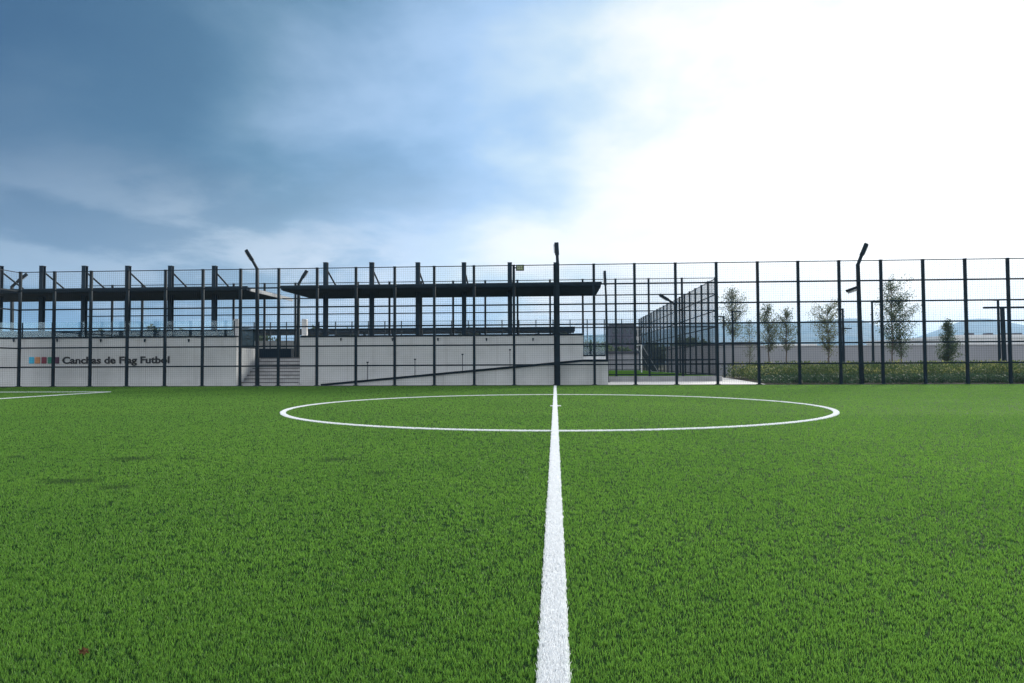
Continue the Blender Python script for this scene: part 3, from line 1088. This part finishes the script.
def tree(name, label, base, height, crown_r, crown_lo, mat, nleaf, leaf, stems=1, lean=0.0, seed=0, shape='oval', clumps=26, group=None, trunk_r=0.06, dense=0.42):
    r_ = random.Random(seed)
    g_ = np.random.default_rng(seed)
    t = thing(name, label, 'tree', base, group)
    tb = MB()
    tops = []
    cl = []
    twigs = []
    for s in range(stems):
        ox = (s - (stems - 1) / 2) * 0.55
        pts = []
        hx = height * (0.97 if s == 0 else 0.8)
        for k in range(9):
            u = k / 8
            pts.append(Vector((ox + lean * u * u * height + r_.uniform(-.04, .04) * (k > 0), r_.uniform(-.04, .04) * (k > 0), hx * u)))
        tb.tube(pts, [trunk_r * (1 - 0.86 * k / 8) for k in range(9)], 7)
        nc = clumps // stems
        for c in range(nc):
            u = crown_lo + (1 - crown_lo) * ((c + r_.random()) / nc)
            v = (u - crown_lo) / (1 - crown_lo)
            if shape == 'cone':
                env = 0.18 + 0.82 * (1 - v) ** 0.8 if v > 0.18 else 0.55 + 2.2 * v
            elif shape == 'oval':
                env = math.sin(math.pi * min(1, 0.12 + 0.84 * v)) ** 0.7
            else:
                env = 0.45 + 0.55 * math.sin(math.pi * (0.1 + 0.75 * v))
            i0 = min(7, int(u * 8))
            p = pts[i0].lerp(pts[i0 + 1], u * 8 - i0) if u < 1 else pts[8]
            a = r_.uniform(0, 2 * math.pi)
            rad = crown_r * env * r_.uniform(0.35, 1.0)
            q = p + Vector((math.cos(a) * rad, math.sin(a) * rad, 0.28 * rad + r_.uniform(-.1, .1)))
            s0 = pts[max(0, i0 - 1)].lerp(p, 0.55)
            m_ = s0.lerp(q, 0.5) + Vector((0, 0, 0.05))
            tb.tube([s0, m_, q], [trunk_r * 0.3 * (1.1 - v * 0.6), trunk_r * 0.2, 0.006], 5)
            twigs.append((s0, m_))
            twigs.append((m_, q))
            cl.append((q, crown_r * r_.uniform(0.22, 0.42) * (0.6 + 0.4 * env)))
            cl.append((m_, crown_r * r_.uniform(0.18, 0.34)))
    tb.build('trunk', MAT['bark'], t)
    wts = np.array([c[1] ** 2 for c in cl])
    wts /= wts.sum()
    na = int(nleaf * dense)
    idx = g_.choice(len(cl), na, p=wts)
    cen = np.array([tuple(c[0]) for c in cl])[idx]
    rad = np.array([c[1] for c in cl])[idx]
    dirn = g_.normal(0, 1, (na, 3))
    dirn /= np.linalg.norm(dirn, axis=1)[:, None]
    pa_ = cen + dirn * (rad * g_.random(na) ** 0.6)[:, None]
    nbk = nleaf - na                                  # leaves strung along the twigs
    sg_ = np.array([tuple(a) + tuple(b) for a, b in twigs])
    ln = np.linalg.norm(sg_[:, 3:] - sg_[:, :3], axis=1)
    ix = g_.choice(len(twigs), nbk, p=ln / ln.sum())
    tt = g_.uniform(0.25, 1.15, nbk)[:, None]
    pb_ = sg_[ix, :3] * (1 - tt) + sg_[ix, 3:] * tt + g_.normal(0, 0.11 * crown_r, (nbk, 3))
    pos = np.concatenate([pa_, pb_])
    nrm = g_.normal(0, 1, (nleaf, 3))
    nrm /= np.linalg.norm(nrm, axis=1)[:, None]
    tan = np.cross(nrm, g_.normal(0, 1, (nleaf, 3)))
    tan /= np.linalg.norm(tan, axis=1)[:, None]
    bit = np.cross(nrm, tan)
    sz = leaf * g_.uniform(0.6, 1.3, nleaf)[:, None]
    V = np.stack([pos - tan * sz, pos + bit * sz * .5, pos + tan * sz, pos - bit * sz * .5], 1).reshape(-1, 3)
    me = np_mesh('crown', V, np.arange(nleaf * 4), np.full(nleaf, 4), mat)
    link('crown', me, t)
    return t


def tree_at(name, label, px, top_y, Y, half_px, **kw):
    b = v3(px, 366, Y, -0.02)
    h = at(px, top_y, Y).z
    cr = half_px * 1.2 * Y / F
    return tree(name, label, b, h, cr, **kw)


TG = 'young trees in front of the long wall'
tree_at('young_tree', 'tallest slim tree nearest the footpath, airy oval crown', 733, 286, 50, 15, crown_lo=0.48, mat=MAT['leaf'], nleaf=3600, leaf=0.055, seed=3, group=TG, clumps=68)
tree_at('young_tree', 'small thin sapling just right of the tallest left tree', 750, 318, 54, 9, crown_lo=0.3, mat=MAT['leaf'], nleaf=900, leaf=0.05, seed=4, group=TG, clumps=40, trunk_r=0.035)
tree_at('young_tree', 'broad airy tree, left one of the close pair', 769, 302, 50, 13, crown_lo=0.40, mat=MAT['leaf'], nleaf=3200, leaf=0.055, seed=5, group=TG, clumps=60, stems=1)
tree_at('young_tree', 'narrower tree, right one of the close pair', 787, 306, 50, 10, crown_lo=0.42, mat=MAT['leaf'], nleaf=2100, leaf=0.055, seed=6, group=TG, clumps=52)
tree_at('young_tree', 'olive green fuller tree left of the side-lamp floodlight post', 829, 301, 50, 14, crown_lo=0.36, mat=MAT['leaf_olive'], nleaf=3600, leaf=0.055, seed=8, group=TG, clumps=68, shape='loose')
tree_at('young_tree', 'ragged tall two-stemmed tree with dark loose crown', 897, 276, 49, 15, crown_lo=0.30, mat=MAT['leaf_dark'], nleaf=8000, leaf=0.056, seed=9, group=TG, clumps=88, stems=2, shape='loose', trunk_r=0.055)
tree_at('young_tree', 'short dense conical tree in front of the pale hill', 948.5, 319, 50, 11, crown_lo=0.22, mat=MAT['leaf_dark'], nleaf=5200, leaf=0.055, seed=10, group=TG, clumps=96, shape='cone', trunk_r=0.05)

# planted bed: too many plants to count
def bed(name, label, n, xr, yr, hr, leafs, mat, z0=0.0, seed=1, dens_tip=1.0, clump=0.5, edge=0.4):
    g_ = np.random.default_rng(seed)
    nc = n // 40
    c = np.stack([g_.uniform(*xr, nc * 2), g_.uniform(*yr, nc * 2)], 1)
    c = c[c[:, 0] > edge + 9.75 + (c[:, 1] - 33.4) * 0.115][:nc]
    nc = len(c)
    hc = g_.uniform(*hr, nc)
    idx = g_.integers(0, nc, n)
    lim = c[idx] + g_.normal(0, clump * 0.5, (n, 2))
    z = z0 + hc[idx] * g_.random(n) ** (0.6 if dens_tip == 1 else 0.25)
    sc_ = leafs * g_.uniform(0.6, 1.4, n)
    a = g_.uniform(0, 2 * math.pi, n)
    tilt = g_.uniform(0.3, 1.3, n)
    tan = np.stack([np.cos(a) * np.cos(tilt), np.sin(a) * np.cos(tilt), np.sin(tilt)], 1)
    side = np.stack([-np.sin(a), np.cos(a), np.zeros(n)], 1)
    pos = np.stack([lim[:, 0], lim[:, 1], z], 1)
    sc3 = sc_[:, None]
    V = np.stack([pos, pos + tan * sc3 * .5 + side * sc3 * .22, pos + tan * sc3, pos + tan * sc3 * .5 - side * sc3 * .22], 1).reshape(-1, 3)
    o = link(name, np_mesh(name, V, np.arange(n * 4), np.full(n, 4), mat))
    return tag(o, label, 'planting', kind='stuff')


bed('bed_shrubs', 'mass of mid green bushy plants filling the bed before the long wall', 80000, (9, 40), (36, 47), (0.28, 1.02), 0.13, MAT['cover'], seed=21)
bed('bed_flowers', 'yellowish plant tips scattered over the planted bed', 10000, (9, 40), (36.0, 46), (0.5, 1.05), 0.14, MAT['cover_tip'], seed=22, dens_tip=1, clump=0.45)
bed('bed_edging', 'dark low ground cover along the front of the planted bed', 70000, (9, 40), (YF + 0.3, 36.3), (0.1, 0.40), 0.11, MAT['lowcover'], seed=23, clump=0.35, edge=0.2)

# long boundary wall
wl = thing('boundary_wall', 'long plain grey boundary wall behind the planted bed', 'wall', (0, 0, 0))
zw = at(860, 345.6, 58).z
MB().box(at(640, 350, 76).x, 75, 58, 58.25, -0.03, zw - 0.06).build('wall', MAT['longwall'], wl)
MB().box(at(640, 350, 76).x - 0.03, 75.03, 57.95, 58.3, zw - 0.058, zw + 0.03).build('coping', MAT['concrete'], wl)

# ------------------------------------------------------------------ distant buildings
def building(name, label, px0, px1, top, Y, depth, wmat, rmat, win=None, group=None, roofh=0.5):
    a_, b_ = at(px0, top, Y), at(px1, top, Y)
    zt = (a_.z + b_.z) / 2
    t = thing(name, label, 'building', ((a_.x + b_.x) / 2, Y, -0.03), group)
    hw = (b_.x - a_.x) / 2
    MB().box(-hw, hw, 0, depth, 0, zt - roofh).build('wall', wmat, t)
    MB().box(-hw - 0.2, hw + 0.2, -0.2, depth + 0.2, zt - roofh + 0.002, zt).build('roof', rmat, t)
    if win:
        cols, rows = win
        for i in range(cols):
            for j in range(rows):
                x = -hw + 2 * hw * (i + 0.5) / cols
                z = (zt - roofh) * (j + 0.55) / rows
                w_ = 2 * hw / cols * 0.32
                h_ = (zt - roofh) / rows * 0.28
                MB().box(x - w_, x + w_, -0.05, -0.003, z - h_, z + h_).build('window', MAT['glassdark'], t)
    return t


building('apartment_block', 'dark purplish block seen past the canopy end', 611, 634, 323.5, 150, 14, MAT['purple'], MAT['darkroof'], (5, 4))
building('apartment_block', 'pale narrow block adjoining the dark purplish block', 634.5, 641, 326, 152, 12, MAT['pale'], MAT['pale'], (2, 4))
building('warehouse', 'long pale warehouse with vents beyond the wall at right', 955, 1050, 334.5, 110, 30, MAT['pale'], MAT['white'], None)
for i, px in enumerate((971, 990, 1006, 1019)):
    p = at(px, 334.6, 112)
    tag(MB().box(p.x - 0.5, p.x + 0.5, 112, 113, p.z - 0.3, p.z + 0.25).build('roof_vent', MAT['darkroof']), 'dark roof vent on the pale warehouse', 'vent', 'warehouse roof vents')
building('low_building', 'low dark roofed building behind the wall near the footpath', 724, 757, 341.8, 85, 12, MAT['longwall'], MAT['darkroof'], None, roofh=0.35)
building('low_building', 'low white roofed building behind the olive tree', 775, 815, 344.0, 90, 12, MAT['pale'], MAT['white'], None, roofh=0.4)
building('low_building', 'low grey block across the end of the second pitch', 560, 640, 351, 84, 8, MAT['longwall'], MAT['darkroof'], None, roofh=0.3)

# far pavilion on the other side of the second pitch
fp = thing('far_pavilion', 'distant dark roofed pavilion across the second pitch', 'pavilion', (0, 0, 0))
ax0, ax1 = at(-60, 328, 78).x, at(575, 328, 78).x
zt, zb = at(450, 327.6, 78).z, at(450, 331.6, 78).z
MB().box(ax0, ax1, 78, 84, zb, zt).build('roof', MAT['roof'], fp)
MB().box(ax0, ax1 - 0.5, 82, 83.5, 0, zb - 0.75).build('wall', MAT['pale'], fp)
k = 0
x = ax0 + 1
while x < ax1 - 0.5:
    MB().box(x - 0.13, x + 0.13, 78.6, 78.86, 0, zb - 0.002).build('column', MAT['column'], fp)
    x += 3.4

# trees far behind
far = [(470, 329, 92, 12, 51), (560, 329, 96, 10, 52), (590, 343, 100, 14, 53), (604, 345, 105, 12, 54), (622, 349, 95, 10, 55),
       (152, 327, 95, 14, 56), (182, 330, 95, 10, 57), (262, 331, 96, 14, 58), (318, 328, 94, 13, 59), (345, 330, 98, 12, 60), (100, 330, 97, 9, 61),
       (652, 345, 98, 12, 62), (690, 340, 98, 14, 63), (706, 343, 100, 11, 64)]
LB = ['behind the right canopy columns', 'near the canopy end, above the halfway line', 'in the gap right of the terrace, left one', 'in the gap right of the terrace, right one', 'in front of the dark purplish block',
      'above the lettering, broad', 'right of the lettering, narrow', 'in the gap above the stair', 'right of the stair head, broad', 'right of the stair head, narrower', 'above the lettering, small', 'beyond the receding fence, beside the goal', 'beyond the receding fence, broad', 'beyond the receding fence, nearest the footpath']
for (px, ty, Y, hp, sd), lb in zip(far, LB):
    tree_at('bushy_tree', 'distant dark bushy tree ' + lb, px, ty, Y, hp, crown_lo=0.12, mat=MAT['leaf_dark'], nleaf=2600, leaf=0.26, seed=sd, group='bushy trees beyond the second pitch', clumps=40, shape='oval', trunk_r=0.14, dense=0.7)

# ------------------------------------------------------------------ hills
RIDGE = [(-400, 330), (-100, 336), (60, 340), (300, 344), (480, 340), (575, 336), (640, 334), (700, 324), (740, 322.5), (790, 323), (830, 320.5), (858, 318.8), (878, 326), (893, 337), (905, 341), (920, 337), (940, 330.5), (958, 323.5), (970, 320.2), (985, 319.2), (1000, 320.5), (1015, 324), (1040, 328), (1120, 334), (1400, 330)]


def ridge_y(px):
    for (a, b), (c, d) in zip(RIDGE, RIDGE[1:]):
        if a <= px <= c:
            u = (px - a) / (c - a)
            u = u * u * (3 - 2 * u) * 0.5 + u * 0.5
            return b + (d - b) * u
    return 340


hv, hf = [], []
NXH, NYH = 180, 26
g_ = np.random.default_rng(5)
ph = g_.uniform(0, 6.28, 12)
for i in range(NXH + 1):
    px = -400 + 1800 * i / NXH
    for j in range(NYH + 1):
        v = j / NYH
        Yd = 1700 + 3000 * v
        top = at(px, ridge_y(px), 3000).z
        prof = math.sin(math.pi * min(1, v / 0.87)) ** 1.3 if v < 0.435 else max(0.0, math.cos((v - 0.435) / 0.565 * math.pi / 2))
        base = at(px, 400, Yd)
        nz = sum(math.sin(base.x * (0.002 + 0.0017 * q) + ph[q]) * math.cos(Yd * (0.0021 + 0.0019 * q) + ph[q + 6]) / (1 + q) for q in range(6))
        hv.append((base.x, Yd, -2 + max(0.0, (top + 1) * prof * (1 + 0.10 * nz * (1 - prof)) + 6 * nz * prof * (1 - prof))))
W = NYH + 1
for i in range(NXH):
    for j in range(NYH):
        hf.append((i * W + j, (i + 1) * W + j, (i + 1) * W + j + 1, i * W + j + 1))
ho = MB().add(hv, hf, MAT['hill']).build('hills')
for p in ho.data.polygons:
    p.use_smooth = True
tag(ho, kind='structure')

# ------------------------------------------------------------------ air
HAZE_TOP = max(v[2] for v in hv) + 10
hz = MB().box(-5300, 5300, -2100, 5500, -4.0, HAZE_TOP).build('haze', fix=True)
mh, nt, out = new_mat('haze_air')
pv = nt.n('ShaderNodeVolumePrincipled')
pv.inputs['Color'].default_value = (0.34, 0.64, 1.0, 1)
pv.inputs['Density'].default_value = 0.00022
pv.inputs['Anisotropy'].default_value = 0.2
nt.t.links.new(pv.outputs[0], out.inputs['Volume'])
hz.data.materials.clear()
hz.data.materials.append(mh)
tag(hz, kind='stuff')

# ------------------------------------------------------------------ sun and sky
SUN = ray(1000, 40).normalized()
GLOW = ray(905, 40).normalized()
sun_el = math.asin(SUN.z)
sun_az = math.atan2(SUN.x, SUN.y)
sd = bpy.data.lights.new('sun', 'SUN')
sd.energy = 3.4
sd.angle = R(12)
sd.color = (1.0, 0.95, 0.86)
so = bpy.data.objects.new('sun', sd)
col.objects.link(so)
so.rotation_euler = (-SUN).to_track_quat('-Z', 'Y').to_euler()
so.location = SUN * 60

wd = bpy.data.worlds.new('World')
scene.world = wd
wd.use_nodes = True
wd.node_tree.nodes.clear()
nt = NT(wd.node_tree)
out = nt.n('ShaderNodeOutputWorld')
sky = nt.n('ShaderNodeTexSky', sky_type='NISHITA')
sky.sun_disc = False
sky.sun_elevation = sun_el
sky.sun_rotation = sun_az
sky.air_density = 1.0
sky.dust_density = 1.5
bg1 = nt.n('ShaderNodeBackground')
nt.put(bg1.inputs[0], sky.outputs[0])
bg1.inputs[1].default_value = 0.09

tc = nt.n('ShaderNodeTexCoord')
D = nt.vmath('NORMALIZE', tc.outputs['Generated'])
sep = nt.n('ShaderNodeSeparateXYZ')
nt.put(sep.inputs[0], D)
Z = nt.math('MAXIMUM', sep.outputs[2], 0.0)
# clouds lie on a high layer: project the direction on it
inv = nt.math('DIVIDE', 1.0, nt.math('ADD', Z, 0.24))
cp = nt.vmath('ADD', nt.vmath('SCALE', D, scale=inv), (18.25, 6.2, 4.1))
n1 = nt.noise(cp, 1.0, 5, 0.52, 0.12)
n2 = nt.noise(nt.vmath('ADD', cp, (7.3, 2.1, 0.4)), 2.2, 6, 0.54, 0.15)
sd_ = nt.vmath('DOT_PRODUCT', D, tuple(GLOW))
# how near the lit part of the cloud deck the direction is
near = nt.math('ADD', sd_, nt.math('ADD', nt.math('MULTIPLY', nt.math('SUBTRACT', n1, 0.5), 0.20), nt.math('MULTIPLY', nt.math('SUBTRACT', n2, 0.5), 0.20)))
near = nt.math('ADD', near, nt.math('MULTIPLY_ADD', nt.math('SUBTRACT', 0.3, Z), 0.3, -0.003))
ramp = nt.n('ShaderNodeValToRGB')
ramp.color_ramp.interpolation = 'LINEAR'


def lin(c8):
    return tuple((x / 255 / 12.92) if x < 10 else ((x / 255 + 0.055) / 1.055) ** 2.4 for x in c8)


STOPS = [(0.42, lin((46, 84, 122))), (0.585, lin((68, 107, 139))), (0.68, lin((96, 136, 166))), (0.77, lin((134, 171, 208))),
         (0.84, lin((168, 203, 242))), (0.885, lin((206, 229, 247))), (0.905, lin((230, 244, 250))), (0.935, (1.06, 1.06, 1.05)), (1.0, (1.3, 1.29, 1.27))]
el_ = ramp.color_ramp.elements
while len(el_) < len(STOPS):
    el_.new(0.5)
for e_, (p_, c_) in zip(el_, STOPS):
    e_.position = p_
    e_.color = c4(c_)
nt.put(ramp.inputs[0], near)
c = ramp.outputs[0]
# thin paler patches and pale cloud bands low over the horizon
thin = nt.smooth(nt.math('ADD', nt.math('MULTIPLY', n1, 0.5), nt.math('MULTIPLY', n2, 0.5)), 0.46, 0.68)
c = nt.mix(nt.math('MULTIPLY', thin, nt.smooth(near, 0.5, 0.8, 0.06, 0.18)), c, (0.72, 0.80, 0.92, 1))
low = nt.smooth(nt.math('ADD', Z, nt.math('MULTIPLY', nt.math('SUBTRACT', n1, 0.5), 0.20)), 0.285, 0.14)
band = nt.math('MULTIPLY', low, nt.math('MULTIPLY_ADD', nt.smooth(n2, 0.42, 0.58), 0.50, 0.42))
bandc = nt.mix(nt.smooth(near, 0.45, 0.9), (0.38, 0.47, 0.585, 1), (0.95, 0.97, 1.0, 1))
c = nt.mix(nt.math('MULTIPLY', band, nt.math('MULTIPLY', nt.smooth(near, 0.93, 0.80), 0.8)), c, bandc)
# unseen brighter sky overhead, behind and right, added to light ground and walls
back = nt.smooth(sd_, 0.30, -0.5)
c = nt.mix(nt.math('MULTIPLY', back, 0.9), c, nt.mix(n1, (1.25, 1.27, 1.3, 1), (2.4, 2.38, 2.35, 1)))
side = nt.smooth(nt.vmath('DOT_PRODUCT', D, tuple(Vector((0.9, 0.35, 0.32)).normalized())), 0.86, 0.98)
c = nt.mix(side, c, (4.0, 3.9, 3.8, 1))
zen = nt.smooth(Z, 0.60, 0.9)
c = nt.mix(nt.math('MULTIPLY', zen, 0.8), c, (1.3, 1.4, 1.55, 1))
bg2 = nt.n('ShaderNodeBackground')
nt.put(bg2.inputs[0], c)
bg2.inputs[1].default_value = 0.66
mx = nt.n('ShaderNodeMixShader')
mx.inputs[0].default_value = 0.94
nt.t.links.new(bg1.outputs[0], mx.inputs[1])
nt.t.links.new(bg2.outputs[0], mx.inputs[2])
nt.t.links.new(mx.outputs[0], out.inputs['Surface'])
